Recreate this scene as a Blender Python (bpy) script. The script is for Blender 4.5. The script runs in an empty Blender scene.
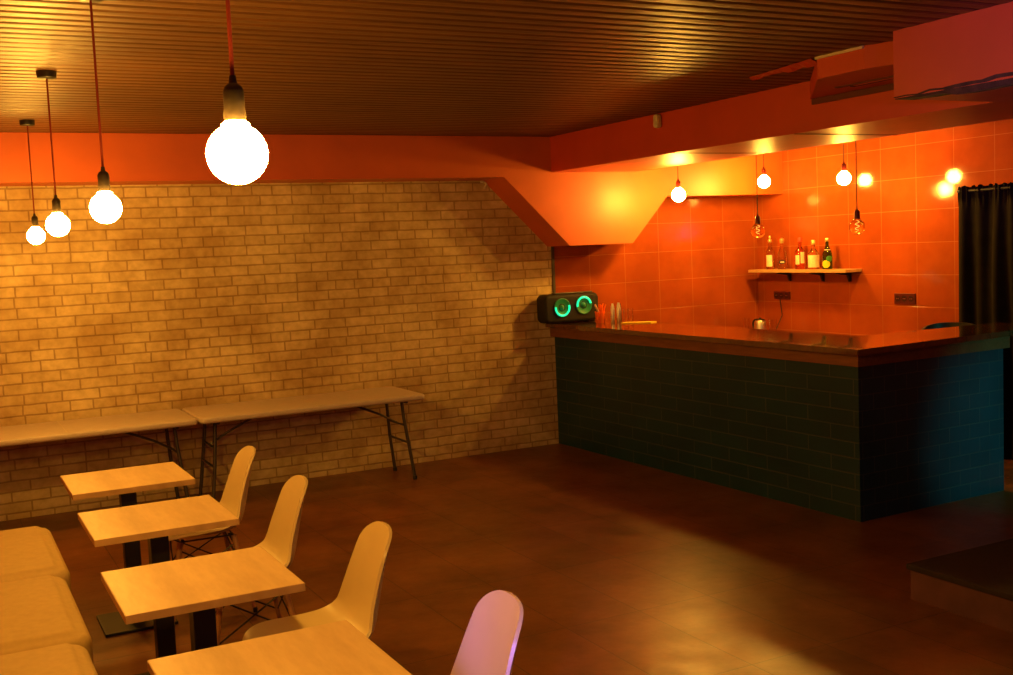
import bpy, bmesh, math, random
from mathutils import Vector, Matrix
random.seed(7)
PI = math.pi
col = bpy.context.scene.collection
scene = bpy.context.scene

# ------------------------------------------------------------------ materials
def lin(c):
    return tuple(((v / 255) / 12.92 if v / 255 <= .04045 else ((v / 255 + .055) / 1.055) ** 2.4) for v in c) + (1,)

class NT:
    """tiny node helper"""
    def __init__(s, name):
        s.m = bpy.data.materials.new(name); s.m.use_nodes = True
        s.t = s.m.node_tree; s.n = s.t.nodes; s.b = s.n['Principled BSDF']
    def new(s, t, **kw):
        n = s.n.new(t)
        for k, v in kw.items():
            if k in n.inputs.keys(): n.inputs[k].default_value = v
            else: setattr(n, k, v)
        return n
    def link(s, a, b): s.t.links.new(a, b)
    def set(s, **kw):
        for k, v in kw.items(): s.b.inputs[k.replace('_', ' ')].default_value = v
    def coord(s, kind='Object', scale=(1, 1, 1), rot=(0, 0, 0), loc=(0, 0, 0)):
        tc = s.new('ShaderNodeTexCoord'); mp = s.new('ShaderNodeMapping')
        mp.inputs['Scale'].default_value = scale; mp.inputs['Rotation'].default_value = rot; mp.inputs['Location'].default_value = loc
        s.link(tc.outputs[kind], mp.inputs['Vector']); return mp.outputs['Vector']
    def swiz(s, order):
        """object coordinates with axes re-ordered, e.g. 'xz' -> (x, z, 0)"""
        tc = s.new('ShaderNodeTexCoord'); sp = s.new('ShaderNodeSeparateXYZ'); cb = s.new('ShaderNodeCombineXYZ')
        s.link(tc.outputs['Object'], sp.inputs[0])
        for i, a in enumerate(order): s.link(sp.outputs['XYZ'.index(a.upper())], cb.inputs[i])
        return cb.outputs[0]
    def noise(s, vec, scale, detail=4, rough=.55):
        n = s.new('ShaderNodeTexNoise'); n.inputs['Scale'].default_value = scale; n.inputs['Detail'].default_value = detail
        n.inputs['Roughness'].default_value = rough
        s.link(vec, n.inputs['Vector']); return n.outputs['Fac']
    def ramp(s, fac, stops):
        r = s.new('ShaderNodeValToRGB'); e = r.color_ramp.elements
        e[0].position, e[0].color = stops[0]; e[1].position, e[1].color = stops[-1]
        for p, c in stops[1:-1]:
            k = e.new(p); k.color = c
        s.link(fac, r.inputs['Fac']); return r.outputs['Color']
    def mix(s, a, b, fac, mode='MIX'):
        m = s.new('ShaderNodeMix', data_type='RGBA', blend_type=mode)
        for sock, v in ((m.inputs[0], fac), (m.inputs[6], a), (m.inputs[7], b)):
            if hasattr(v, 'is_output'): s.link(v, sock)
            else: sock.default_value = v
        return m.outputs[2]
    def bump(s, h, strength=.3, dist=.01, prev=None):
        b = s.new('ShaderNodeBump'); b.inputs['Strength'].default_value = strength; b.inputs['Distance'].default_value = dist
        s.link(h, b.inputs['Height'])
        if prev is not None: s.link(prev, b.inputs['Normal'])
        return b.outputs['Normal']

def simple(name, rgb, rough=.5, metal=0, var=.12, nscale=8, bump=0, coat=0, spec=.5):
    t = NT(name); v = t.coord()
    n = t.noise(v, nscale)
    c = rgb if len(rgb) == 4 else tuple(rgb) + (1,)
    lo = tuple(x * (1 - var) for x in c[:3]) + (1,); hi = tuple(min(1, x * (1 + var)) for x in c[:3]) + (1,)
    t.link(t.ramp(n, [(.3, lo), (.7, hi)]), t.b.inputs['Base Color'])
    t.set(Roughness=rough, Metallic=metal, Coat_Weight=coat, Specular_IOR_Level=spec)
    if bump: t.link(t.bump(t.noise(v, nscale * 8), bump, .004), t.b.inputs['Normal'])
    return t.m

def emit(name, rgb, strength):
    t = NT(name); t.set(Base_Color=(rgb[0], rgb[1], rgb[2], 1), Emission_Color=(rgb[0], rgb[1], rgb[2], 1), Emission_Strength=strength, Roughness=.3)
    return t.m

def glass(name, rgb, rough=.02, alpha_mix=.0):
    t = NT(name); t.set(Base_Color=tuple(rgb) + (1,), Roughness=rough, Transmission_Weight=1.0, IOR=1.45)
    return t.m

M = {}
# brick wall: pale silicate bricks with brown mortar
t = NT('pale_brick'); v = t.swiz('xz')
mp = t.new('ShaderNodeMapping'); t.link(v, mp.inputs[0]); mp.inputs['Location'].default_value = (.03, .028, 0)
wob = t.new('ShaderNodeTexNoise'); wob.inputs['Scale'].default_value = 9; t.link(v, wob.inputs['Vector'])
wv = t.new('ShaderNodeVectorMath', operation='SCALE'); wv.inputs['Scale'].default_value = .010; t.link(wob.outputs['Color'], wv.inputs[0])
wa = t.new('ShaderNodeVectorMath', operation='ADD'); t.link(mp.outputs[0], wa.inputs[0]); t.link(wv.outputs[0], wa.inputs[1])
br = t.new('ShaderNodeTexBrick', offset=.5, offset_frequency=2, squash=.62, squash_frequency=5)
for k, val in (('Scale', 1), ('Mortar Size', .007), ('Mortar Smooth', .35), ('Bias', -.1), ('Brick Width', .262), ('Row Height', .0785)):
    br.inputs[k].default_value = val
br.inputs['Color1'].default_value = (.76, .60, .34, 1); br.inputs['Color2'].default_value = (.64, .48, .25, 1)
br.inputs['Mortar'].default_value = (.44, .30, .15, 1)
t.link(wa.outputs[0], br.inputs['Vector'])
n1 = t.noise(v, 1.7, 5, .6); n2 = t.noise(v, 16, 4)
c = t.mix(br.outputs['Color'], t.ramp(n1, [(.38, (.62, .50, .36, 1)), (.6, (1, 1, 1, 1))]), .8, 'MULTIPLY')
c = t.mix(c, t.ramp(n2, [(.3, (.72, .68, .6, 1)), (.62, (1, 1, 1, 1))]), .7, 'MULTIPLY')
t.link(c, t.b.inputs['Base Color']); t.set(Roughness=.75)
inv = t.new('ShaderNodeMath', operation='SUBTRACT'); inv.inputs[0].default_value = 1; t.link(br.outputs['Fac'], inv.inputs[1])
nb = t.bump(inv.outputs[0], .55, .006)
t.link(t.bump(n2, .25, .006, nb), t.b.inputs['Normal']); M['brick'] = t.m

# red glazed wall tiles (two orientations)
def tile_mat(name, order, off, w, h, c1, c2, mortar, rough, msize=.003, stag=0, bumpn=.08, cloud=(.75, 1.0)):
    t = NT(name); v = t.swiz(order)
    mp = t.new('ShaderNodeMapping'); t.link(v, mp.inputs[0]); mp.inputs['Location'].default_value = (off[0], off[1], 0)
    br = t.new('ShaderNodeTexBrick', offset=stag, offset_frequency=2, squash=1)
    for k, val in (('Scale', 1), ('Mortar Size', msize), ('Mortar Smooth', .4), ('Bias', 0), ('Brick Width', w), ('Row Height', h)):
        br.inputs[k].default_value = val
    br.inputs['Color1'].default_value = c1; br.inputs['Color2'].default_value = c2; br.inputs['Mortar'].default_value = mortar
    t.link(mp.outputs[0], br.inputs['Vector'])
    n = t.noise(v, 2.3)
    c = t.mix(br.outputs['Color'], t.ramp(n, [(.35, (cloud[0],) * 3 + (1,)), (.65, (cloud[1],) * 3 + (1,))]), 1, 'MULTIPLY')
    t.link(c, t.b.inputs['Base Color']); t.set(Roughness=rough)
    inv = t.new('ShaderNodeMath', operation='SUBTRACT'); inv.inputs[0].default_value = 1; t.link(br.outputs['Fac'], inv.inputs[1])
    nb = t.bump(inv.outputs[0], .5, .003)
    t.link(t.bump(t.noise(v, 5), bumpn, .01, nb), t.b.inputs['Normal'])
    return t.m
RED1, RED2, RGR = (.42, .085, .016, 1), (.38, .075, .014, 1), (.50, .17, .05, 1)
M['tile_x'] = tile_mat('red_tile_back', 'xz', (-.015, -.078), .392, .273, RED1, RED2, RGR, .075)
M['tile_y'] = tile_mat('red_tile_side', 'yz', (.09, -.078), .389, .273, RED1, RED2, RGR, .075)
T1, T2, TG = (.008, .048, .085, 1), (.007, .042, .072, 1), (.060, .075, .085, 1)  # TG lightened: highlights along the tile joints put into the grout colour
M['teal_y'] = tile_mat('teal_tile_front', 'yz', (0, -.0), .406, .101, T1, T2, TG, .30, .004, .5, .1)
M['teal_x'] = tile_mat('teal_tile_end', 'xz', (.06, 0), .203, .101, T1, T2, TG, .32, .003, .5, .1)

# painted plaster
def paint(name, rgb, rough=.45):
    t = NT(name); v = t.coord(); n = t.noise(v, 3, 5)
    t.link(t.mix(tuple(rgb) + (1,), t.ramp(n, [(.3, (.86, .86, .86, 1)), (.7, (1, 1, 1, 1))]), 1, 'MULTIPLY'), t.b.inputs['Base Color'])
    t.set(Roughness=rough); t.link(t.bump(t.noise(v, 60), .1, .003), t.b.inputs['Normal']); return t.m
M['lit_red_paint'] = paint('lit_red_paint', (.60, .112, .018))  # lit copy of the red, overexposed orange put into its colour
M['beam_paint'] = paint('shaded_red_paint', (.54, .055, .011))  # darker copy of the red, the beam's shade put into its colour
M['pink_paint'] = paint('pinkish_red_paint', (.50, .055, .035))  # red with a slightly bluer tint, for duct casing and louvre

# ceiling slats
t = NT('ceiling_slats'); v = t.coord(scale=(.6, 9, 1)); n = t.noise(v, 3, 5)
t.link(t.ramp(n, [(.3, (.075, .030, .009, 1)), (.7, (.15, .062, .018, 1))]), t.b.inputs['Base Color'])
t.set(Roughness=.44)
t.link(t.bump(t.noise(t.coord(scale=(1.2, 3, 1)), 5, 3), .35, .02), t.b.inputs['Normal']); M['slats'] = t.m

# floor tiles
t = NT('brown_floor_tile'); v = t.swiz('xy')
mp = t.new('ShaderNodeMapping'); t.link(v, mp.inputs[0]); mp.inputs['Location'].default_value = (.34, .02, 0)
br = t.new('ShaderNodeTexBrick', offset=0, squash=1)
for k, val in (('Scale', 1), ('Mortar Size', .0035), ('Mortar Smooth', .3), ('Bias', 0), ('Brick Width', .424), ('Row Height', .848)):
    br.inputs[k].default_value = val
br.inputs['Color1'].default_value = (.245, .086, .020, 1); br.inputs['Color2'].default_value = (.205, .072, .018, 1); br.inputs['Mortar'].default_value = (.10, .04, .013, 1)
t.link(mp.outputs[0], br.inputs['Vector'])
n = t.noise(v, 2.2, 8, .68)
c = t.mix(br.outputs['Color'], t.ramp(n, [(.34, (.50, .47, .42, 1)), (.64, (1.0, 1.0, 1.0, 1))]), 1, 'MULTIPLY')
t.link(c, t.b.inputs['Base Color']); t.set(Specular_IOR_Level=.42)
rr = t.new('ShaderNodeMapRange'); rr.inputs['To Min'].default_value = .20; rr.inputs['To Max'].default_value = .48
t.link(t.noise(v, 5, 6, .7), rr.inputs['Value']); t.link(rr.outputs[0], t.b.inputs['Roughness'])
inv = t.new('ShaderNodeMath', operation='SUBTRACT'); inv.inputs[0].default_value = 1; t.link(br.outputs['Fac'], inv.inputs[1])
t.link(t.bump(t.noise(v, 7, 5), .2, .012, t.bump(inv.outputs[0], .4, .003)), t.b.inputs['Normal']); M['floor'] = t.m

# light oak
def wood(name, a, b, scale, rough, coat=0):
    t = NT(name); v = t.coord(scale=scale); n = t.noise(v, 6, 6, .6)
    st = t.noise(t.coord(scale=(1, .02, 1)), 11, 0)
    c = t.mix(t.ramp(n, [(.3, a), (.7, b)]), t.ramp(st, [(.35, (.86, .84, .8, 1)), (.6, (1, 1, 1, 1))]), 1, 'MULTIPLY')
    t.link(c, t.b.inputs['Base Color']); t.set(Roughness=rough, Coat_Weight=coat)
    t.link(t.bump(n, .06, .004), t.b.inputs['Normal']); return t.m
M['oak'] = wood('light_oak', (.62, .42, .22, 1), (.74, .53, .30, 1), (5, 1, 5), .42)
M['oak_edge'] = wood('oak_edge_band', (.50, .31, .14, 1), (.60, .38, .18, 1), (3, 3, 1), .5)
M['leg_wood'] = wood('beech_leg', (.42, .20, .09, 1), (.52, .27, .12, 1), (6, 6, 1), .45)
M['bar_top'] = wood('dark_lacquered_wood', (.10, .034, .014, 1), (.16, .058, .024, 1), (3, 3, 1), .14, 1.0)
M['bar_trim'] = wood('stained_trim_wood', (.16, .05, .02, 1), (.25, .085, .035, 1), (8, .8, 8), .4)
M['shelf'] = wood('shelf_pine', (.55, .33, .14, 1), (.66, .42, .2, 1), (4, 1, 4), .45)
M['chair'] = simple('cream_plastic', (.66, .52, .30), .34, var=.03)
M['white_plastic'] = simple('white_table_plastic', (.56, .46, .41), .5, var=.05, nscale=20, bump=.1)
M['black_metal'] = simple('black_powder_coat', (.014, .013, .013), .42, var=.2)
M['grey_metal'] = simple('grey_leg_tube', (.10, .09, .08), .38, metal=.6, var=.1)
M['black_plastic'] = simple('black_plastic', (.016, .014, .013), .42, var=.2)
M['speaker_body'] = simple('speaker_fabric', (.008, .006, .005), .7, var=.3, nscale=40, bump=.3)
M['cone'] = simple('speaker_cone', (.02, .06, .04), .35, var=.2)
M['fabric'] = simple('beige_upholstery', (.50, .35, .15), .75, var=.06, nscale=30, bump=.2)
M['dark_wood'] = simple('dark_plinth', (.045, .026, .016), .6)
M['platform'] = simple('platform_carpet', (.022, .010, .009), .8, nscale=30, var=.3, bump=.4)
M['platform_edge'] = simple('platform_edge', (.11, .04, .05), .6, var=.25, nscale=6)
M['steel'] = simple('brushed_steel', (.80, .76, .66), .36, metal=1, var=.05)
M['cord_red'] = simple('red_fabric_cord', (.22, .018, .010), .7)
M['cord_dark'] = simple('dark_cord', (.05, .02, .012), .7)
M['socket_red'] = simple('maroon_socket', (.16, .012, .010), .4)
M['socket_black'] = simple('lamp_socket_black', (.03, .022, .016), .4)
M['outlet'] = simple('maroon_outlet_plate', (.09, .010, .010), .35)
M['outlet_hole'] = simple('outlet_insert', (.035, .006, .008), .4)
M['pin'] = simple('outlet_pin', (.5, .25, .2), .3, metal=.6)
M['offwhite'] = simple('off_white_plastic', (.60, .50, .38), .4)
M['trim_dark'] = simple('corner_trim_metal', (.10, .08, .06), .4, metal=.4)
t = NT('orange_plastic'); t.set(Base_Color=(.95, .30, .03, 1), Roughness=.4)
tl = t.new('ShaderNodeBsdfTranslucent'); tl.inputs['Color'].default_value = (1, .42, .05, 1)
ms = t.new('ShaderNodeMixShader'); ms.inputs[0].default_value = .65
t.link(t.b.outputs[0], ms.inputs[1]); t.link(tl.outputs[0], ms.inputs[2]); t.link(ms.outputs[0], t.n['Material Output'].inputs['Surface']); M['orange'] = t.m
M['pink_straw'] = simple('pale_straw', (.70, .40, .32), .4)
M['yellow'] = simple('yellow_mat', (.95, .68, .04), .6)
M['label_cream'] = simple('cream_label', (.80, .70, .48), .6, var=.15, nscale=30)
M['label_yellow'] = simple('yellow_label', (.85, .70, .02), .5)
M['label_green'] = simple('green_label', (.05, .28, .04), .5)
M['cap_gold'] = simple('gold_cap', (.8, .62, .25), .3, metal=.7)
M['cap_red'] = simple('red_cap', (.45, .05, .02), .4)
M['clear'] = glass('clear_glass', (1, .97, .92))
M['green_glass'] = glass('green_bottle_glass', (.10, .30, .04), .05)
M['amber'] = glass('amber_glass', (1, .84, .52)); M['amber'].node_tree.nodes['Principled BSDF'].inputs['IOR'].default_value = 1.13
M['pink_glass'] = glass('rose_spirit', (.9, .35, .18))
M['led'] = emit('green_led', (.006, .80, .33), 1.6)
M['cone_led_tint'] = simple('lit_green_cone', (.02, .26, .12), .4)  # green light of the LED rings put into the cone colour
M['dark_gap'] = simple('torn_dark_plaster', (.05, .025, .018), .9, var=.5, nscale=14, bump=.5)
M['slot_dark'] = simple('slot_dark_red', (.10, .014, .010), .6)
M['curtain'] = simple('black_curtain', (.008, .006, .005), .95, var=.3, nscale=12, bump=.2, spec=.15)
M['work'] = simple('worktop_laminate', (.2, .08, .04), .4)
M['side_wall'] = paint('dark_side_wall', (.30, .075, .03), .6)
WARM = (1.0, .475, .055)
BULB = emit('lit_bulb', WARM, 440.0)
BULB2 = emit('lit_bar_bulb', WARM, 430.0)
M['filament'] = emit('bulb_glow_filament', (1.0, .5, .1), 2.5)  # orange glow inside the unlit bulbs, put into an emissive filament

# ------------------------------------------------------------------ mesh helpers
def build(name, bm, mat, parent=None, smooth=False, loc=None, rot=None):
    bmesh.ops.recalc_face_normals(bm, faces=bm.faces)
    me = bpy.data.meshes.new(name); bm.to_mesh(me); bm.free()
    if smooth:
        for p in me.polygons: p.use_smooth = True
        try: me.set_sharp_from_angle(angle=math.radians(42))
        except Exception: pass
    o = bpy.data.objects.new(name, me); col.objects.link(o)
    for m in (mat if isinstance(mat, (list, tuple)) else [mat]): me.materials.append(m)
    if parent: o.parent = parent
    if loc: o.location = loc
    if rot: o.rotation_euler = rot
    return o

def tag(o, label, cat, group=None):
    o['label'] = label; o['category'] = cat
    if group: o['group'] = group
    return o
def thing(name, label, cat, loc=(0, 0, 0), rz=0, group=None):
    o = bpy.data.objects.new(name, None); col.objects.link(o)
    o.empty_display_size = .1; o.location = loc; o.rotation_euler = (0, 0, rz)
    return tag(o, label, cat, group)
def struct(name, bm, mat, smooth=False):
    o = build(name, bm, mat, smooth=smooth); o['kind'] = 'structure'; return o
def dup(root, loc, label, rz=None):
    r = root.copy(); col.objects.link(r); r.location = loc; r['label'] = label
    if rz is not None: r.rotation_euler = (0, 0, rz)
    for ch in list(root.children):
        c = ch.copy(); col.objects.link(c); c.parent = r
        for g in list(ch.children):
            d = g.copy(); col.objects.link(d); d.parent = c
    return r

def box(bm, x0, x1, y0, y1, z0, z1, bev=0):
    vs = [bm.verts.new(p) for p in ((x0, y0, z0), (x1, y0, z0), (x1, y1, z0), (x0, y1, z0), (x0, y0, z1), (x1, y0, z1), (x1, y1, z1), (x0, y1, z1))]
    fs = [bm.faces.new([vs[i] for i in q]) for q in ((0, 1, 2, 3), (4, 5, 6, 7), (0, 1, 5, 4), (1, 2, 6, 5), (2, 3, 7, 6), (3, 0, 4, 7))]
    if bev:
        es = {e for f in fs for e in f.edges}
        bmesh.ops.bevel(bm, geom=list(es), offset=bev, segments=2, affect='EDGES', profile=.5)
    return bm
def B(*a, **k): return box(bmesh.new(), *a, **k)

def prism(bm, pts, axis, a, b):
    """polygon pts (2D) extruded between a and b along axis (0 x, 1 y, 2 z)"""
    def p3(p, h):
        if axis == 2: return (p[0], p[1], h)
        if axis == 1: return (p[0], h, p[1])
        return (h, p[0], p[1])
    lo = [bm.verts.new(p3(p, a)) for p in pts]; hi = [bm.verts.new(p3(p, b)) for p in pts]
    n = len(pts)
    bm.faces.new(lo); bm.faces.new(list(reversed(hi)))
    for i in range(n): bm.faces.new((lo[i], lo[(i + 1) % n], hi[(i + 1) % n], hi[i]))
    return bm

def rslab(bm, x0, x1, y0, y1, z0, z1, rc, re, seg=6, eseg=4, crown=0):
    """box with plan corner radius rc and rounded rims re; crown puffs the top up"""
    def loop(ins, z):
        pts = []; r = max(rc - ins, .002)
        for cx, cy, a0 in ((x1 - rc, y1 - rc, 0), (x0 + rc, y1 - rc, PI / 2), (x0 + rc, y0 + rc, PI), (x1 - rc, y0 + rc, 1.5 * PI)):
            for k in range(seg + 1):
                a = a0 + PI / 2 * k / seg
                pts.append(bm.verts.new((cx + r * math.cos(a), cy + r * math.sin(a), z)))
        return pts
    loops = []
    for k in range(eseg + 1):
        a = PI / 2 * k / eseg
        loops.append(loop(re * (1 - math.sin(a)), z0 + re * (1 - math.cos(a))))
    for k in range(eseg + 1):
        a = PI / 2 * k / eseg
        loops.append(loop(re * (1 - math.cos(a)), z1 - re + re * math.sin(a)))
    if crown:
        for f in (.3, .6, .85): loops.append(loop(re + f * (rc - re - .003), z1 + crown * (1 - (1 - f) ** 2)))
    n = len(loops[0])
    for A, C in zip(loops, loops[1:]):
        for i in range(n): bm.faces.new((A[i], A[(i + 1) % n], C[(i + 1) % n], C[i]))
    bm.faces.new(loops[0]); bm.faces.new(loops[-1])
    return bm

def lathe(bm, prof, cx=0, cy=0, cz=0, seg=24, mi=0):
    rings = []
    for r, z in prof:
        if r < 1e-5: rings.append([bm.verts.new((cx, cy, cz + z))])
        else: rings.append([bm.verts.new((cx + r * math.cos(2 * PI * k / seg), cy + r * math.sin(2 * PI * k / seg), cz + z)) for k in range(seg)])
    for A, C in zip(rings, rings[1:]):
        for i in range(seg):
            j = (i + 1) % seg
            if len(A) == 1 and len(C) == 1: continue
            q = [A[0], C[j], C[i]] if len(A) == 1 else ([A[i], A[j], C[0]] if len(C) == 1 else [A[i], A[j], C[j], C[i]])
            f = bm.faces.new(q); f.material_index = mi
    return bm

def tube(bm, pts, r, seg=10, r1=None, cap=True):
    pts = [Vector(p) for p in pts]; n = len(pts); rings = []
    up = None
    for i, p in enumerate(pts):
        d = (pts[min(i + 1, n - 1)] - pts[max(i - 1, 0)]).normalized()
        if up is None:
            up = Vector((0, 0, 1)) if abs(d.z) < .9 else Vector((1, 0, 0))
        s = d.cross(up).normalized(); u = s.cross(d).normalized(); up = u
        rad = r if r1 is None else r + (r1 - r) * i / (n - 1)
        rings.append([bm.verts.new(p + s * rad * math.cos(2 * PI * k / seg) + u * rad * math.sin(2 * PI * k / seg)) for k in range(seg)])
    for A, C in zip(rings, rings[1:]):
        for i in range(seg): bm.faces.new((A[i], A[(i + 1) % seg], C[(i + 1) % seg], C[i]))
    if cap: bm.faces.new(rings[0]); bm.faces.new(rings[-1])
    return bm
def bez(p0, p1, p2, n=10):
    p0, p1, p2 = map(Vector, (p0, p1, p2))
    return [(1 - t) ** 2 * p0 + 2 * t * (1 - t) * p1 + t * t * p2 for t in [i / n for i in range(n + 1)]]

# ------------------------------------------------------------------ the room
ZC = 2.759          # ceiling
XW = 2.405          # red tiled side wall
XL, YB = -5.55, -10.2
D = .398            # depth of boxed ducting along the back wall
struct('floor', B(XL - .1, XW + .1, YB - .1, .1, -.1, 0), M['floor'])
# slatted ceiling: ridges run along the back wall, 0.1 m pitch
bm = bmesh.new(); prof = []
y = .0
while y > YB:
    prof += [(y, ZC + .018), (y - .007, ZC + .018), (y - .012, ZC + .004), (y - .026, ZC - .001), (y - .056, ZC - .002), (y - .088, ZC - .001), (y - .0985, ZC + .004)]
    y -= .1
rows = [[bm.verts.new((x, p[0], p[1])) for p in prof] for x in (XL, XW)]
for i in range(len(prof) - 1): bm.faces.new((rows[0][i], rows[0][i + 1], rows[1][i + 1], rows[1][i]))
box(bm, XL - .1, XW + .1, YB - .1, .1, ZC + .02, ZC + .1)
struct('ceiling', bm, M['slats'])
struct('wall_back', B(XL - .1, .012, 0, .12, 0, ZC + .03), M['brick'])
struct('wall_bar', B(.012, XW, 0, .12, 0, ZC + .03), M['tile_x'])
struct('wall_right', B(XW, XW + .1, YB, .12, 0, ZC + .03), M['tile_y'])
struct('wall_left', B(XL - .1, XL, YB, 0, 0, ZC + .03), M['side_wall'])
struct('wall_front', B(XL - .1, XW + .1, YB - .1, YB, 0, ZC + .03), M['side_wall'])
# thin metal corner trim where brick meets tile
struct('trim_1', B(.0, .026, -.012, 0, 1.12, 1.83), M['trim_dark'])
# boxed ducting along the back wall with its downward trapezoid over the bar's corner
bm = bmesh.new()
prism(bm, [(XL, 2.418), (-.66, 2.418), (-.037, 1.815), (.628, 1.814), (1.02, 2.226), (XW, 2.226), (XW, ZC), (XL, ZC)], 1, -D, 0)
struct('trim_2', bm, M['lit_red_paint'])
# long beam box towards the viewer
bm = prism(bmesh.new(), [(-.195, 2.456), (.70, 2.456), (.70, ZC), (-.195, ZC)], 1, YB, -D)
struct('trim_3', bm, M['beam_paint'])
# panel seams under the beam
bm = bmesh.new()
for y in (-2.16, -3.42): box(bm, -.19, .70, y - .004, y + .004, 2.453, 2.4565)
struct('trim_4', bm, M['dark_gap'])

# large box duct hung in front of the beam, underside torn
duct = thing('ceiling_duct', 'large smooth red box duct under the ceiling with a torn dark lower edge', 'duct', (-.58, -6.9, 2.446))
build('duct_casing', B(-.38, .384, -2.3, 1.963, .0, ZC - 2.446), M['pink_paint'], duct)
bm = bmesh.new(); random.seed(3)
N = 60; top = []; bot = []
for i in range(N + 1):
    yy = 1.963 - i * 4.2 / N
    dep = .004 + .02 * min(1, i / 6) * (0.5 + random.random()) 
    top.append((bm.verts.new((-.384, yy, .012 * random.random() + min(i, 8) * .002)), bm.verts.new((-.30, yy, .0))))
    bot.append((bm.verts.new((-.372, yy, -dep)), bm.verts.new((-.25, yy, -dep * .6))))
for i in range(N):
    a, b, c, d = top[i], top[i + 1], bot[i], bot[i + 1]
    for q in ((a[0], b[0], d[0], c[0]), (c[0], d[0], d[1], c[1]), (c[1], d[1], b[1], a[1])): bm.faces.new(q)
build('torn_edge', bm, M['dark_gap'], duct)

# smaller box with a slot vent, between ceiling and beam
vent = thing('vent_box', 'small red vent box with dark slots beside the large ceiling duct', 'vent', (-.5, -4.5, 2.645))
bm = prism(bmesh.new(), [(-.30, .23), (.305, .93), (.305, -.436), (-.18, -.436), (-.30, -.10)], 2, 0, ZC - 2.645)
build('vent_casing', bm, M['beam_paint'], vent)
bm = bmesh.new()
box(bm, .045, .075, -.43, .46, -.006, .002); 
build('slot', bm, M['slot_dark'], vent)
build('slot', B(.10, .13, -.43, .40, -.006, .002), M['dark_gap'], vent)
build('louvre', B(.076, .099, -.43, .35, -.008, .0), M['pink_paint'], vent)
build('lower_seam', B(.285, .304, -.43, .90, -.035, -.001), M['slot_dark'], vent)
build('lid_edge', B(-.312, -.30, -.10, .235, .10, ZC - 2.645), M['offwhite'], vent)
# ragged red strip peeling from the ceiling beside it
bm = bmesh.new(); random.seed(5); pv = []
for i in range(15):
    f = i / 14
    yy = -3.62 - f * .62; xx = -.70 - f * .09
    w = .02 + .05 * f + .03 * random.random()
    pv.append((bm.verts.new((xx - w * .3, yy, ZC - .004)), bm.verts.new((xx + w * .5, yy + .01, ZC - .010 - .012 * random.random() - .018 * f)), bm.verts.new((xx + w, yy + .02 * random.random(), ZC - .004 - .01 * random.random()))))
for a, b in zip(pv, pv[1:]):
    bm.faces.new((a[0], b[0], b[1], a[1])); bm.faces.new((a[1], b[1], b[2], a[2]))
tag(build('peeling_strip', bm, M['beam_paint']), 'ragged torn red strip on the dark ceiling left of the vent box', 'strip')

# small motion sensor on the beam
s = thing('motion_sensor', 'small off-white motion sensor on the red beam face', 'sensor', (-.197, -2.012, 2.70))
bm = rslab(bmesh.new(), -.027, .027, -.05, .05, 0, .045, .02, .012)
build('sensor_housing', bm, M['offwhite'], s, True, rot=(PI / 2, 0, -PI / 2))
build('lens', rslab(bmesh.new(), -.018, .018, -.042, .0, .036, .05, .012, .006), M['white_plastic'], s, True, rot=(PI / 2, 0, -PI / 2))

# little cable hook at the top of the brick wall
hk = bmesh.new()
tube(hk, [(-.665, -.005, 2.405), (-.66, -.03, 2.40), (-.645, -.035, 2.385), (-.655, -.02, 2.36), (-.66, -.012, 2.345)], .009, 8)
box(hk, -.69, -.64, -.012, 0, 2.395, 2.415)
tag(build('cable_hook', hk, M['offwhite'], smooth=True), 'tiny pale cable hook at the top edge of the brick wall', 'hook')

# ------------------------------------------------------------------ bar counter
bar = thing('bar_counter', 'long L-shaped bar with teal tiled front and dark wooden top', 'bar counter', (.25, -1.8, 0))
def bl(pts): return [(p[0] - .25, p[1] + 1.8) for p in pts]
bm = prism(bmesh.new(), bl([(0, -.002), (.06, -3.67), (.36, -3.657), (.36, -.002)]), 2, .0, 1.06)
build('front_panel', bm, M['teal_y'], bar)
bm = prism(bmesh.new(), bl([(.064, -3.672), (1.452, -3.628), (1.452, -3.33), (.36, -3.33), (.36, -3.64)]), 2, .0, 1.06)
build('end_panel', bm, M['teal_x'], bar)
bm = prism(bmesh.new(), bl([(-.045, -.002), (.018, -3.712), (1.475, -3.664), (1.475, -3.3), (.40, -3.3), (.40, -.002)]), 2, .995, 1.082)
build('trim_band', bm, M['bar_trim'], bar)
bm = prism(bmesh.new(), bl([(-.095, -.002), (-.105, -3.836), (1.9, -3.685), (1.9, -3.235), (.565, -3.19), (.55, -.002)]), 2, 1.082, 1.12)
es = [e for e in bm.edges]
bmesh.ops.bevel(bm, geom=es, offset=.006, segments=2, affect='EDGES')
build('countertop', bm, M['bar_top'], bar)
# hidden work counter behind it, along the side wall
wc = thing('back_worktop', 'low work counter behind the bar along the red tiled wall', 'worktop', (2.1, -1.1, 0))
build('worktop', B(-.3, .30, -1.2, 1.09, .82, .855, bev=.004), M['work'], wc)
build('cabinet_body', B(-.27, .30, -1.18, 1.08, .0, .82), M['dark_wood'], wc)

# ------------------------------------------------------------------ low platform at the right
pf = thing('stage_platform', 'low dark carpeted platform at the right foreground', 'platform', (.7, -7.3, 0))
build('riser', B(-1.53, 1.69, -2.85, 2.42, 0, .15), M['platform_edge'], pf)
build('deck', B(-1.545, 1.69, -2.85, 2.435, .15, .178, bev=.004), M['platform'], pf)

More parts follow.
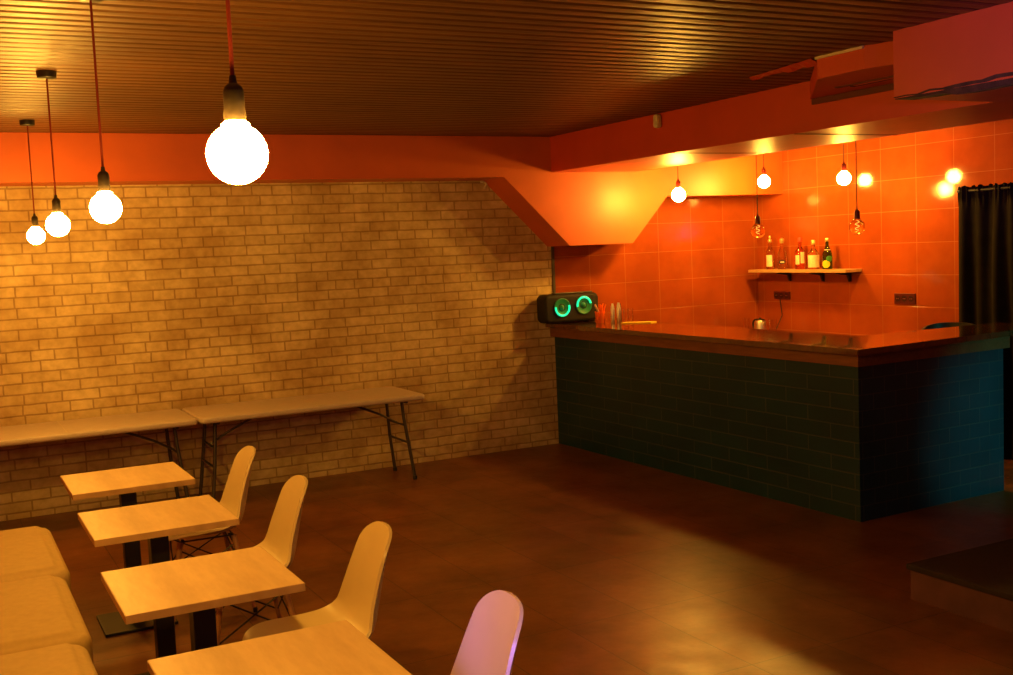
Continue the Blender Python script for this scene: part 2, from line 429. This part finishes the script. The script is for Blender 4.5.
# ------------------------------------------------------------------ curtain
cu = thing('black_curtain', 'black floor-length curtain gathered over the doorway beside the tiled wall', 'curtain', (2.32, -3.4, 0))
bm = bmesh.new(); rows = []
NY, NZ = 150, 26
for j in range(NZ + 1):
    z = .015 + (2.15 - .015) * j / NZ; row = []
    for i in range(NY + 1):
        yy = .875 - i * 1.8 / NY
        amp = .028 * (1 - .45 * j / NZ)
        ph = 46 * yy + 1.3 * math.sin(5 * yy) + .25 * math.sin(3 * z)
        x = amp * math.sin(ph) + .012 * math.sin(17 * yy + 2 * z)
        if j >= NZ - 1: x += .010 * math.sin(170 * yy)
        row.append(bm.verts.new((x, yy + .014 * math.sin(2.2 * z + 8 * yy) * (1 - j / NZ), z + (.008 * math.sin(90 * yy) if j == NZ else 0))))
    rows.append(row)
for A, C in zip(rows, rows[1:]):
    for i in range(NY): bm.faces.new((A[i], A[i + 1], C[i + 1], C[i]))
build('drape', bm, M['curtain'], cu, True)
build('curtain_rod', tube(bmesh.new(), [(0, .87, 2.115), (0, -.92, 2.115)], .011), M['black_metal'], cu, True)
for yy in (.8, -.9): build('rod_bracket', tube(bmesh.new(), [(0, yy, 2.115), (.085, yy, 2.115)], .007), M['black_metal'], cu, True)

# ------------------------------------------------------------------ wall shelf and bottles
sh = thing('wall_shelf', 'light wooden wall shelf holding five bottles on red tiles', 'shelf', (2.305, -.75, 1.467))
build('shelf_board', B(-.10, .10, -.657, .66, 0, .028, bev=.003), M['shelf'], sh)
for yy in (.27, -.18, -.52):
    bm = prism(bmesh.new(), [(.10, -.09), (.10, 0), (-.07, 0), (-.07, -.012), (.06, -.03), (.082, -.09)], 1, yy - .012, yy + .012)
    build('bracket', bm, M['black_metal'], sh)
ZS = 1.4955
def bottle(label, loc, prof, mat, parts, k=1.0):
    b = thing('bottle', label, 'bottle', loc, 0, 'bottles on the wall shelf')
    build('bottle_glass', lathe(bmesh.new(), prof, seg=28), mat, b, True)
    for nm, bmf, m in parts: build(nm, bmf, m, b, True)
    b.scale = (1, 1, k)
    return b
def wrap(r, z0, z1, a0=0, a1=2 * PI, n=24):
    bm = bmesh.new(); lo = []; hi = []
    for i in range(n + 1):
        a = a0 + (a1 - a0) * i / n
        lo.append(bm.verts.new((r * math.cos(a), r * math.sin(a), z0))); hi.append(bm.verts.new((r * math.cos(a), r * math.sin(a), z1)))
    for i in range(n): bm.faces.new((lo[i], lo[i + 1], hi[i + 1], hi[i]))
    return bm
def disc(r, cz, a_mid, w, hgt, n=24, m=6):
    """round sticker bent on a cylinder of radius r"""
    bm = bmesh.new(); c = bm.verts.new((r * math.cos(a_mid), r * math.sin(a_mid), cz)); prev = None
    for q in range(1, m + 1):
        ring = []; s_ = q / m
        for k in range(n):
            t = 2 * PI * k / n; a = a_mid + s_ * w / r * math.cos(t)
            ring.append(bm.verts.new((r * math.cos(a), r * math.sin(a), cz + s_ * hgt * math.sin(t))))
        for k in range(n):
            j = (k + 1) % n
            bm.faces.new((c, ring[k], ring[j]) if prev is None else (prev[k], ring[k], ring[j], prev[j]))
        prev = ring
    return bm
VIEW = math.radians(228)   # direction from the shelf toward the room
bottle('tall clear bottle with cream label and ball stopper, leftmost on the wall shelf', (2.31, -.30, ZS),
       [(0, 0), (.036, 0), (.040, .006), (.040, .16), (.036, .185), (.018, .215), (.014, .235), (.014, .275), (0, .276)], M['clear'],
       [('label_sticker', wrap(.0412, .03, .145, VIEW - 1.1, VIEW + .5), M['label_cream']),
        ('stopper', lathe(bmesh.new(), [(0, .268), (.016, .27), (.021, .285), (.018, .30), (.008, .31), (.012, .325), (.009, .338), (0, .34)]), M['cap_gold'])], .97)
bottle('clear bottle with dark oval badge, second from left on the wall shelf', (2.31, -.472, ZS),
       [(0, 0), (.040, 0), (.045, .008), (.046, .10), (.040, .16), (.022, .20), (.016, .225), (.016, .27), (0, .271)], M['clear'],
       [('label_sticker', disc(.0475, .075, VIEW, .034, .02), M['black_plastic']),
        ('label_sticker', wrap(.0480, .068, .080, VIEW - .4, VIEW + .4), M['label_cream']),
        ('stopper', lathe(bmesh.new(), [(0, .262), (.018, .263), (.022, .28), (.022, .305), (.012, .316), (0, .318)]), M['cap_gold'])], .96)
bottle('rose spirit bottle with two cream labels, middle of the wall shelf', (2.31, -.722, ZS),
       [(0, 0), (.046, 0), (.050, .008), (.050, .15), (.044, .18), (.020, .21), (.015, .225), (.015, .275), (0, .276)], M['pink_glass'],
       [('label_sticker', wrap(.0512, .05, .14, VIEW - 1.0, VIEW - .15), M['label_cream']),
        ('label_sticker', wrap(.0512, .06, .17, VIEW + .05, VIEW + .8), M['label_cream']),
        ('cap', lathe(bmesh.new(), [(0, .268), (.018, .268), (.019, .272), (.019, .308), (.016, .313), (0, .314)]), M['cap_red'])], .96)
bottle('squat clear bottle with large cream label, fourth from left on the wall shelf', (2.31, -.90, ZS),
       [(0, 0), (.048, 0), (.052, .008), (.052, .14), (.046, .165), (.022, .20), (.016, .215), (.016, .26), (0, .261)], M['clear'],
       [('label_sticker', wrap(.0532, .02, .145, VIEW - 1.3, VIEW + 1.3), M['label_cream']),
        ('cap', lathe(bmesh.new(), [(0, .25), (.019, .25), (.020, .254), (.020, .292), (.017, .298), (0, .299)]), M['cap_gold'])], .92)
bottle('green glass bottle with yellow round label, rightmost on the wall shelf', (2.31, -1.08, ZS),
       [(0, 0), (.042, 0), (.046, .008), (.046, .13), (.040, .17), (.022, .225), (.015, .25), (.015, .30), (0, .301)], M['green_glass'],
       [('label_sticker', disc(.0475, .055, VIEW - .35, .040, .040), M['label_yellow']),
        ('label_sticker', disc(.0475, .11, VIEW + .35, .030, .032), M['label_green']),
        ('label_sticker', wrap(.031, .20, .207, VIEW - 1, VIEW + 1), M['label_cream']),
        ('cap', lathe(bmesh.new(), [(0, .29), (.017, .29), (.018, .295), (.018, .32), (.014, .326), (0, .327)]), M['cap_gold'])], .88)

# sockets
def outlet(label, y0, y1, z0, z1):
    yc, zc = (y0 + y1) / 2, (z0 + z1) / 2; w = (y1 - y0) / 2; h = (z1 - z0) / 2
    o = thing('wall_outlet', label, 'power outlet', (XW, yc, zc), 0, None)
    build('face_plate', B(-.012, 0, -w, w, -h, h, bev=.003), M['outlet'], o)
    for k in (-1, 0, 1):
        yy = k * w * .64
        bm = lathe(bmesh.new(), [(0, 0), (.024, 0), (.028, .002), (.028, .004), (0, .004)], seg=20)
        s = build('socket_insert', bm, M['outlet_hole'], o, True, loc=(-.012, yy, 0), rot=(0, -PI / 2, 0))
        p = bmesh.new()
        for dy in (-.009, .009): lathe(p, [(0, .003), (.0035, .003), (.0035, .007), (0, .007)], cy=dy, seg=8)
        build('contact_pin', p, M['pin'], s)
outlet('maroon triple wall outlet under the bottle shelf', -.472, -.245, 1.196, 1.272)
outlet('maroon triple wall outlet between the shelf and the black curtain', -2.02, -1.79, 1.19, 1.282)

# kettle and tall glasses on the worktop, tops just above the bar
k = thing('kettle', 'shiny steel kettle behind the bar below the wall shelf', 'kettle', (2.15, -.315, .855))
build('kettle_body', lathe(bmesh.new(), [(0, 0), (.066, 0), (.068, .01), (.064, .06), (.056, .12), (.05, .142), (.046, .150), (0, .152)], seg=28), M['steel'], k, True)
build('lid', lathe(bmesh.new(), [(0, .150), (.047, .150), (.044, .158), (.012, .164), (.012, .174), (0, .176)], seg=24), M['black_plastic'], k, True)
build('handle', tube(bmesh.new(), bez((-.0, .046, .155), (0, .15, .15), (.0, .066, .02), 12), .009), M['black_plastic'], k, True)
build('spout', tube(bmesh.new(), [(0, -.05, .10), (0, -.078, .145)], .016, 10, .008), M['steel'], k, True)
cab = bmesh.new(); tube(cab, [(2.388, -.34, 1.20), (2.39, -.35, 1.12), (2.385, -.37, 1.04), (2.36, -.36, .98), (2.30, -.37, .90), (2.25, -.38, .862)], .004, 6)
tag(build('power_cable', cab, M['black_plastic'], smooth=True), 'thin dark cable hanging from the outlet to the kettle', 'cable')
def tumbler(name, label, loc, r0, r1, h, group=None, mat='clear'):
    bm = lathe(bmesh.new(), [(0, 0), (r0, 0), (r1, h), (r1 - .002, h), (r0 - .002, .008), (0, .008)], seg=24)
    return tag(build(name, bm, M[mat], smooth=True, loc=loc), label, 'glass', group)
tumbler('tall_glass', 'tall clear glass left of the steel kettle behind the bar', (2.15, -.10, .855), .028, .036, .165)
tumbler('tall_glass', 'tall clear glass right of the steel kettle behind the bar', (2.15, -.50, .855), .028, .036, .165)

# bar stool with a low curved back behind the counter
st = thing('bar_stool', 'black bar stool, curved back just showing over the counter by the curtain', 'stool', (1.82, -2.86, 0), math.radians(-60))
build('base', lathe(bmesh.new(), [(0, 0), (.20, 0), (.205, .008), (.19, .016), (.05, .03), (.03, .05), (0, .05)], seg=32), M['black_metal'], st, True)
build('pole', lathe(bmesh.new(), [(0, .04), (.026, .04), (.026, .70), (0, .70)], seg=16), M['grey_metal'], st, True)
build('seat', lathe(bmesh.new(), [(0, .70), (.16, .70), (.19, .72), (.19, .755), (.17, .77), (0, .775)], seg=32), M['black_plastic'], st, True)
bm = bmesh.new(); rows = []
for j in range(9):
    f = j / 8; row = []
    for i in range(33):
        a = math.radians(-20 + 220 * i / 32); e = abs(i - 16) / 16
        ztop = 1.095 - .10 * e ** 3; z = .755 + (ztop - .755) * f; r = .19 + .02 * f
        row.append((r * math.cos(a), r * math.sin(a), z))
    rows.append(row)
vo = [[bm.verts.new(p) for p in r] for r in rows]
vi = [[bm.verts.new((p[0] * .9, p[1] * .9, p[2])) for p in r] for r in rows]
for V_ in (vo, vi):
    for A, C in zip(V_, V_[1:]):
        for i in range(32): bm.faces.new((A[i], A[i + 1], C[i + 1], C[i]))
for i in range(32):
    bm.faces.new((vo[-1][i], vo[-1][i + 1], vi[-1][i + 1], vi[-1][i])); bm.faces.new((vo[0][i], vo[0][i + 1], vi[0][i + 1], vi[0][i]))
for i in (0, 32):
    for j in range(8): bm.faces.new((vo[j][i], vo[j + 1][i], vi[j + 1][i], vi[j][i]))
build('backrest', bm, M['black_plastic'], st, True)

# ------------------------------------------------------------------ things on the bar
ZT = 1.12
sp = thing('party_speaker', 'black portable speaker with two green-lit drivers at the bar end', 'speaker', (.085, -.115, ZT))
# rounded body, long axis x
bm = rslab(bmesh.new(), -.285, .285, -.128, .128, -.085, .085, .05, .03, 8, 5)
for v in bm.verts: v.co = Vector((v.co.x, -v.co.z, v.co.y + .135))
build('speaker_body', bm, M['speaker_body'], sp, True)
build('carry_handle', rslab(bmesh.new(), -.16, .26, -.03, .03, .263, .274, .02, .005), M['grey_metal'], sp, True)
for sx in (-.15, .22): build('rubber_foot', rslab(bmesh.new(), sx - .04, sx + .04, -.05, .05, 0, .008, .015, .003), M['black_plastic'], sp, True)
def arc_ring(r, rr, a0, a1, n=28):
    return tube(bmesh.new(), [(r * math.cos(a0 + (a1 - a0) * i / n), r * math.sin(a0 + (a1 - a0) * i / n), 0) for i in range(n + 1)], rr, 8)
for cx_, cz_, a0, a1 in ((-.112, .144, math.radians(-185), math.radians(15)), (.115, .155, math.radians(10), math.radians(190))):
    dr = build('driver', lathe(bmesh.new(), [(.074, 0), (.083, .002), (.085, .008), (.079, .012), (.068, .008), (.055, .003), (.03, -.002), (.024, .0), (.02, .008), (.012, .013), (0, .015)], seg=36), M['cone_led_tint'], sp, True,
               loc=(cx_, -.086, cz_), rot=(PI / 2, 0, 0))
    build('light_ring', arc_ring(.071, .0085, a0, a1), M['led'], dr, True, loc=(0, 0, .012))

cd = thing('straw_caddy', 'orange plastic caddy full of straws beside the speaker', 'caddy', (.215, -.45, ZT))
build('caddy_cup', lathe(bmesh.new(), [(0, 0), (.040, 0), (.046, .10), (.043, .10), (.038, .006), (0, .006)], seg=20), M['orange'], cd, True)
for i, (dx, dy, lx, ly, lz, m) in enumerate(((.03, -.012, -.06, -.02, .158, 'pink_straw'), (.025, .006, -.045, .004, .166, 'pink_straw'), (.0, .01, .02, .02, .165, 'orange'), (.01, .0, .035, .0, .17, 'orange'), (.0, -.012, .05, -.018, .165, 'orange'), (.005, -.022, .006, -.024, .16, 'orange'))):
    s_ = build('straw', tube(bmesh.new(), [(dx, dy, .012), (lx, ly, lz)], .0085 if i < 2 else .0075, 8), M[m], None, True, loc=(.215, -.45, ZT))
    nm = ['left-leaning pale straw furthest out of the orange caddy', 'left-leaning pale straw second out of the orange caddy', 'short upright orange straw at the back of the caddy', 'orange straw leaning right in the middle of the caddy', 'orange straw leaning furthest right out of the caddy', 'orange straw standing straight at the front of the caddy'][i]
    tag(s_, nm, 'straw', 'straws in the orange caddy')
def shaker(label, loc, mat, r, h):
    o = thing('bar_shaker', label, 'shaker', loc, 0, 'tall metal shakers on the bar')
    build('shaker_body', lathe(bmesh.new(), [(0, 0), (r * .9, 0), (r, .006), (r * .96, h * .72), (r * .8, h * .78), (0, h * .78)], seg=20), mat, o, True)
    build('cap', lathe(bmesh.new(), [(0, h * .78), (r * .8, h * .78), (r * .78, h * .84), (r * .5, h * .95), (r * .45, h), (0, h)], seg=20), mat, o, True)
shaker('slim steel shaker nearest the orange straw caddy', (.300, -.525, ZT), M['steel'], .020, .168)
shaker('slim steel shaker in the middle of the three on the bar', (.345, -.555, ZT), M['steel'], .021, .175)
shaker('slim dark shaker next to the stacked glasses', (.375, -.53, ZT), M['black_plastic'], .014, .165)
for i, (x_, y_) in enumerate(((.385, -.605), (.418, -.635))):
    for lev in (0, 1):
        tumbler('shot_glass', ('lower' if lev == 0 else 'upper') + ' shot glass of the ' + ('left' if i == 0 else 'right') + ' stack beside the shakers', (x_, y_, ZT + lev * .062), .018, .022, .060, 'stacked shot glasses on the bar')
bm = prism(bmesh.new(), [(-.13, .06), (-.05, .10), (.15, -.075), (.06, -.12)], 2, 0, .008)
tag(build('yellow_mat', bm, M['yellow'], loc=(.40, -.76, ZT)), 'flat yellow mat lying on the bar top', 'mat')

# ------------------------------------------------------------------ pendants
def globe_prof(R, neck=.022):
    pr = [(0, -R)]
    for i in range(1, 15):
        a = -PI / 2 + PI * .84 * i / 14
        pr.append((R * math.cos(a), R * math.sin(a)))
    pr += [(neck + .004, R * .98), (neck - .002, R * 1.05), (neck - .003, R * 1.12)]
    return pr
def pendant(name, label, x, y, z, R, cord, sock, lit, group, canopy=True, soc_r=.0195, soc_h=.068):
    p = thing(name, label, 'pendant light', (x, y, z), 0, group)
    if lit:
        build('bulb', lathe(bmesh.new(), globe_prof(R), seg=28), BULB if canopy else BULB2, p, True)
    else:
        b = build('bulb', lathe(bmesh.new(), globe_prof(R), seg=28), M['amber'], p, True)
        f = bmesh.new(); tube(f, [(.013 * math.cos(i * .9), .013 * math.sin(i * .9), -.02 + .004 * i) for i in range(16)], .0012, 6)
        build('filament', f, M['filament'], b, True)
    z0 = R * 1.10
    build('lamp_socket', lathe(bmesh.new(), [(0, z0 - .004), (soc_r, z0 - .004), (soc_r + .002, z0 + .01), (soc_r, z0 + .02), (soc_r, z0 + soc_h - .015), (soc_r * .8, z0 + soc_h - .006), (.008, z0 + soc_h), (.006, z0 + soc_h + .014), (0, z0 + soc_h + .014)], seg=20), sock, p, True)
    ztop = ZC - z
    build('cord', tube(bmesh.new(), [(0, 0, z0 + soc_h), (0, 0, ztop - .002)], .0042 if canopy else .0035, 8), cord, p, True)
    build('canopy', lathe(bmesh.new(), [(0, ztop), (.044, ztop), (.046, ztop - .006), (.044, ztop - .032), (.036, ztop - .038), (0, ztop - .038)], seg=24), M['black_metal'], p, True)
G1 = 'red-corded pendants over the table row'
for lb, x, y, R_b in (('nearest large glowing globe pendant on a red cord', -4.506, -6.647, .0570), ('second nearest glowing globe pendant, above the third table from the wall', -4.481, -4.73, .053),
                 ('glowing globe pendant third from the front, beside the far pendant', -4.467, -3.017, .0555), ('farthest glowing globe pendant, nearest the brick wall', -4.411, -1.104, .0545)):
    pendant('pendant_lamp', lb, x, y, 2.025 if -6 < y < -4 else 2.03, R_b, M['cord_red'], M['socket_black'], True, G1)
G2 = 'pendants behind the bar'
pendant('pendant_lamp', 'lit bar pendant hanging in front of the yellow-lit duct', .76, -.925, 2.212, .060, M['cord_dark'], M['socket_red'], True, G2, False, .02, .06)
pendant('pendant_lamp', 'lit bar pendant above the left end of the bottle shelf', 1.777, -.852, 2.318, .057, M['cord_dark'], M['socket_red'], True, G2, False, .02, .06)
pendant('pendant_lamp', 'lit bar pendant above the right end of the bottle shelf', 1.75, -1.871, 2.275, .057, M['cord_dark'], M['socket_red'], True, G2, False, .02, .06)
pendant('pendant_lamp', 'unlit amber globe pendant hanging low at the shelf\'s left end', .80, -1.897, 1.868, .056, M['cord_dark'], M['socket_red'], False, G2, False, .02, .06)
pendant('pendant_lamp', 'unlit amber globe pendant hanging low right of the shelf', .80, -2.95, 1.863, .056, M['cord_dark'], M['socket_red'], False, G2, False, .02, .06)

# ------------------------------------------------------------------ folding tables along the brick wall
def folding_table(label, x0, x1):
    L = (x1 - x0) / 2; cx = (x0 + x1) / 2; W = .355
    t = thing('folding_table', label, 'folding table', (cx, -.39, 0), 0, 'white folding tables along the brick wall')
    build('tabletop', rslab(bmesh.new(), -L, L, -W, W, .652, .697, .05, .016), M['white_plastic'], t, True)
    if True:
        build('center_seam', B(-.003, .003, -W + .01, W - .01, .6965, .6985), M['offwhite'], t)
    for s in (-1, 1):
        xe = s * (L - .16)
        for sy in (-1, 1):
            pts = [(xe + s * .02, sy * .17, .65), (xe + s * .03, sy * .175, .50), (xe + s * .05, sy * .20, .30), (xe + s * .085, sy * .215, .012)]
            lg = build('leg', tube(bmesh.new(), pts, .0135, 10), M['grey_metal'], t, True)
            build('foot_cap', lathe(bmesh.new(), [(0, 0), (.017, 0), (.018, .02), (.015, .028), (0, .028)], xe + s * .085, sy * .215, 0, 12), M['black_plastic'], lg, True)
        build('crossbar', tube(bmesh.new(), [(xe + s * .05, -.20, .30), (xe + s * .05, .20, .30)], .0095, 8), M['grey_metal'], t, True)
        build('top_bar', tube(bmesh.new(), [(xe + s * .02, -.28, .640), (xe + s * .02, .28, .640)], .0125, 8), M['grey_metal'], t, True)
        br = bmesh.new()
        tube(br, [(xe + s * .035, 0, .44), (xe - s * .10, 0, .52), (xe - s * .38, 0, .645)], .009, 8)
        tube(br, [(xe + s * .032, -.175, .44), (xe + s * .032, .175, .44)], .008, 8)
        build('brace', br, M['grey_metal'], t, True)
    return t
folding_table('white folding table along the brick wall, right one ending near the bar', -3.385, -1.62)
folding_table('white folding table along the brick wall, left one cut by the frame', -5.16, -3.40)

# ------------------------------------------------------------------ bistro tables
def bistro(label, loc):
    t = thing('bistro_table', label, 'table', loc, 0, 'square oak tables in the row')
    top = build('tabletop', B(-.285, .285, -.278, .278, .722, .75, bev=.002), M['oak'], t)
    e = bmesh.new()
    for a in ((-.2865, -.2835, -.2785, .2785), (.2835, .2865, -.2785, .2785), (-.286, .286, -.2795, -.2765), (-.286, .286, .2765, .2795)): box(e, *a, .7225, .7485)
    build('edge_band', e, M['oak_edge'], top)
    build('pole', B(-.038, .038, -.038, .038, .02, .715, bev=.003), M['black_metal'], t)
    build('top_plate', B(-.15, .15, -.15, .15, .714, .7225), M['black_metal'], t)
    build('base_plate', B(-.175, .175, -.175, .175, .0, .014, bev=.002), M['black_metal'], t)
    return t
TB = [(-4.224, -2.915), (-4.250, -3.892), (-4.292, -4.940), (-4.300, -5.928)]
lbs = ['small square oak table farthest from the viewer, nearest the brick wall', 'small square oak table second from the brick wall', 'small square oak table third from the brick wall', 'nearest small square oak table, cut off at the bottom edge']
tb0 = bistro(lbs[0], (TB[0][0], TB[0][1], 0))
for (x, y), lb in list(zip(TB, lbs))[1:]: dup(tb0, (x, y, 0), lb)

# ------------------------------------------------------------------ shell chairs (facing -x)
def chair(label, loc, rz):
    c = thing('shell_chair', label, 'chair', loc, rz, 'cream shell chairs in the row')
    # profile: (forward, height, half width, edge rise, edge forward curl)
    P = [(.248, .408, .232, .000, 0), (.240, .430, .232, .006, 0), (.205, .441, .232, .014, 0), (.13, .436, .234, .028, 0), (.04, .426, .235, .040, 0), (-.05, .420, .230, .052, .004),
         (-.115, .428, .226, .058, .015), (-.165, .458, .216, .050, .035), (-.192, .505, .203, .032, .050), (-.210, .565, .188, .014, .056), (-.226, .635, .175, .004, .052),
         (-.242, .705, .163, 0, .044), (-.258, .765, .154, 0, .036), (-.270, .808, .149, 0, .030), (-.276, .830, .147, 0, .026)]
    # resample smoothly with Catmull-Rom
    def cr(i, t):
        a, b, d, e = (P[max(0, min(len(P) - 1, i + k))] for k in (-1, 0, 1, 2))
        return tuple(.5 * ((2 * b[q]) + (-a[q] + d[q]) * t + (2 * a[q] - 5 * b[q] + 4 * d[q] - e[q]) * t * t + (-a[q] + 3 * b[q] - 3 * d[q] + e[q]) * t ** 3) for q in range(5))
    S = [cr(i, k / 6) for i in range(len(P) - 1) for k in range(6 if i < len(P) - 2 else 3)] + [cr(len(P) - 2, k / 16) for k in (8, 11, 13, 14, 15, 15.5)] + [P[-1]]
    run = [0]
    for p, q in zip(S, S[1:]): run.append(run[-1] + math.hypot(q[0] - p[0], q[1] - p[1]))
    tot = run[-1]; S2 = []
    for p, r_ in zip(S, run):
        k = 1
        for dist, R_c, pw in ((r_, .13, 2.6), (tot - r_, .10, 2.7)):
            if dist < R_c: k *= max(.0, 1 - (1 - dist / R_c) ** pw) ** (1 / pw)
        S2.append((p[0], p[1], max(.012, p[2] * k), p[3], p[4], p[2]))
    S = S2
    NU = 28; bm = bmesh.new(); rows = []
    for f, z, w, rise, curl, wf in S:
        row = []
        for i in range(NU + 1):
            u = -1 + 2 * i / NU; e = abs(u * w / wf) ** 2.6
            row.append(bm.verts.new((-(f + curl * e), u * w, z + rise * e)))
        rows.append(row)
    for A, C in zip(rows, rows[1:]):
        for i in range(NU): bm.faces.new((A[i], A[i + 1], C[i + 1], C[i]))
    bmesh.ops.recalc_face_normals(bm, faces=bm.faces)
    r = bmesh.ops.solidify(bm, geom=bm.faces[:], thickness=.011)
    build('seat_shell', bm, M['chair'], c, True)
    for sx in (-1, 1):
        for sy in (-1, 1):
            lg = build('leg', tube(bmesh.new(), [(sx * .135 - .01, sy * .135, .405), (sx * .205 - .01, sy * .205, .022)], .0145, 10, .0095), M['leg_wood'], c, True)
            build('foot_cap', lathe(bmesh.new(), [(0, 0), (.011, 0), (.012, .018), (.0095, .026), (0, .026)], sx * .2085 - .01, sy * .2085, 0, 10), M['black_plastic'], lg, True)
            build('leg_bracket', tube(bmesh.new(), [(sx * .118 - .01, sy * .118, .413), (sx * .150 - .01, sy * .150, .335)], .009, 8), M['black_metal'], lg, True)
    w = bmesh.new()
    for a, b in (((1, 1), (1, -1)), ((1, -1), (-1, -1)), ((-1, -1), (-1, 1)), ((-1, 1), (1, 1))):
        hi = lambda s: (s[0] * .143 - .01, s[1] * .143, .365); lo = lambda s: (s[0] * .177 - .01, s[1] * .177, .18)
        tube(w, [hi(a), lo(b)], .0038, 6); tube(w, [lo(a), hi(b)], .0038, 6)
        tube(w, [(a[0] * .135 - .01, a[1] * .135, .405), (b[0] * .135 - .01, b[1] * .135, .405)], .0045, 6)
    build('wire_brace', w, M['black_metal'], c, True)
    return c
CH = [(-3.572, -2.92), (-3.587, -3.872), (-3.600, -4.92), (-3.604, -5.922)]
cl = ['cream shell chair at the farthest oak table, by the brick wall', 'cream shell chair at the second oak table from the brick wall', 'cream shell chair with its seat in view at the third oak table', 'nearest cream shell chair, tinted lilac, cut off at the bottom edge']
c0 = chair(cl[0], (CH[0][0] - .285, CH[0][1], 0), math.radians(-2))
for (x, y), lb, rz in list(zip(CH, cl, (-2, -2, -4, -6)))[1:]: dup(c0, (x - .285, y, 0), lb, math.radians(rz))

# ------------------------------------------------------------------ upholstered bench modules at the left
def bench(label, y0, y1, dx):
    yc = (y0 + y1) / 2; h = (y0 - y1) / 2
    b = thing('banquette_bench', label, 'bench', (-4.85 + dx, yc, 0), 0, 'beige bench modules at the left')
    build('seat_cushion', rslab(bmesh.new(), -.32, .295, -h, h, .24, .432, .085, .045, 8, 6, crown=.018), M['fabric'], b, True)
    build('base', B(-.29, .23, -h + .05, h - .05, .06, .24), M['dark_wood'], b)
    for sx in (-.24, .18):
        for sy in (-1, 1): build('leg', B(sx - .025, sx + .025, sy * (h - .12) - .025, sy * (h - .12) + .025, 0, .06), M['black_plastic'], b)
bench('beige upholstered bench module farthest back, nearest the brick wall', -2.30, -3.355, 0)
bench('beige upholstered bench module in the middle at the left edge', -3.36, -4.365, -.03)
bench('nearest beige upholstered bench module in the bottom left corner', -4.37, -5.40, -.06)

# ------------------------------------------------------------------ light
def lamp(name, kind, loc, energy, color, **kw):
    l = bpy.data.lights.new(name, kind); l.energy = energy; l.color = color
    for k_, v_ in kw.items(): setattr(l, k_, v_)
    o = bpy.data.objects.new(name, l); col.objects.link(o); o.location = loc; return o
def aim(o, target):
    d = Vector(target) - o.location; o.rotation_euler = d.to_track_quat('-Z', 'Y').to_euler()
# purple party light from the room behind the viewer
p = lamp('party_light', 'SPOT', (-4.0, -9.6, 1.9), 520, (.42, .10, 1.0), spot_size=math.radians(23), spot_blend=.9, shadow_soft_size=.06); aim(p, (-.9, -6.3, 2.6))
p = lamp('party_beam', 'SPOT', (-5.35, -8.5, 1.55), 300, (.36, .20, 1.0), spot_size=math.radians(10.5), spot_blend=.6, shadow_soft_size=.04); aim(p, (-3.56, -5.96, .72))
# blue-green party light grazing the bar's end
p = lamp('stage_light', 'SPOT', (1.6, -9.2, 1.9), 480, (.03, .85, .62), spot_size=math.radians(20), spot_blend=1, shadow_soft_size=.05); aim(p, (1.5, -3.6, .42))
# weak bluish fill added behind the viewer to lift the shadows
p = lamp('blue_fill', 'POINT', (-1.6, -9.6, 2.3), 13, (.34, .42, 1.0), shadow_soft_size=.15)

w = bpy.data.worlds.new('dim_room'); scene.world = w; w.use_nodes = True
w.node_tree.nodes['Background'].inputs[0].default_value = (1, .45, .2, 1); w.node_tree.nodes['Background'].inputs[1].default_value = .01

# ------------------------------------------------------------------ camera
f_px, yaw, pitch, roll = 1101.485, .4797068, -.0827853, -.0433738
fw = Vector((math.sin(yaw) * math.cos(pitch), math.cos(yaw) * math.cos(pitch), math.sin(pitch)))
r0 = Vector((math.cos(yaw), -math.sin(yaw), 0)); u0 = r0.cross(fw)
R_ = math.cos(roll) * r0 + math.sin(roll) * u0; U_ = -math.sin(roll) * r0 + math.cos(roll) * u0
cam = bpy.data.cameras.new('camera'); co = bpy.data.objects.new('camera', cam); col.objects.link(co)
co.matrix_world = Matrix(((R_.x, U_.x, -fw.x, -5.0358), (R_.y, U_.y, -fw.y, -8.72587), (R_.z, U_.z, -fw.z, 1.83636), (0, 0, 0, 1)))
cam.sensor_fit = 'HORIZONTAL'; cam.sensor_width = 36; cam.lens = f_px / 1013 * 36; cam.clip_start = .05
scene.camera = co
scene.view_settings.view_transform = 'Standard'; scene.view_settings.look = 'None'
scene.view_settings.exposure = .12; scene.view_settings.gamma = 1
scene.cycles.use_denoising = True
scene.cycles.max_bounces = 8
scene.cycles.sample_clamp_indirect = 6
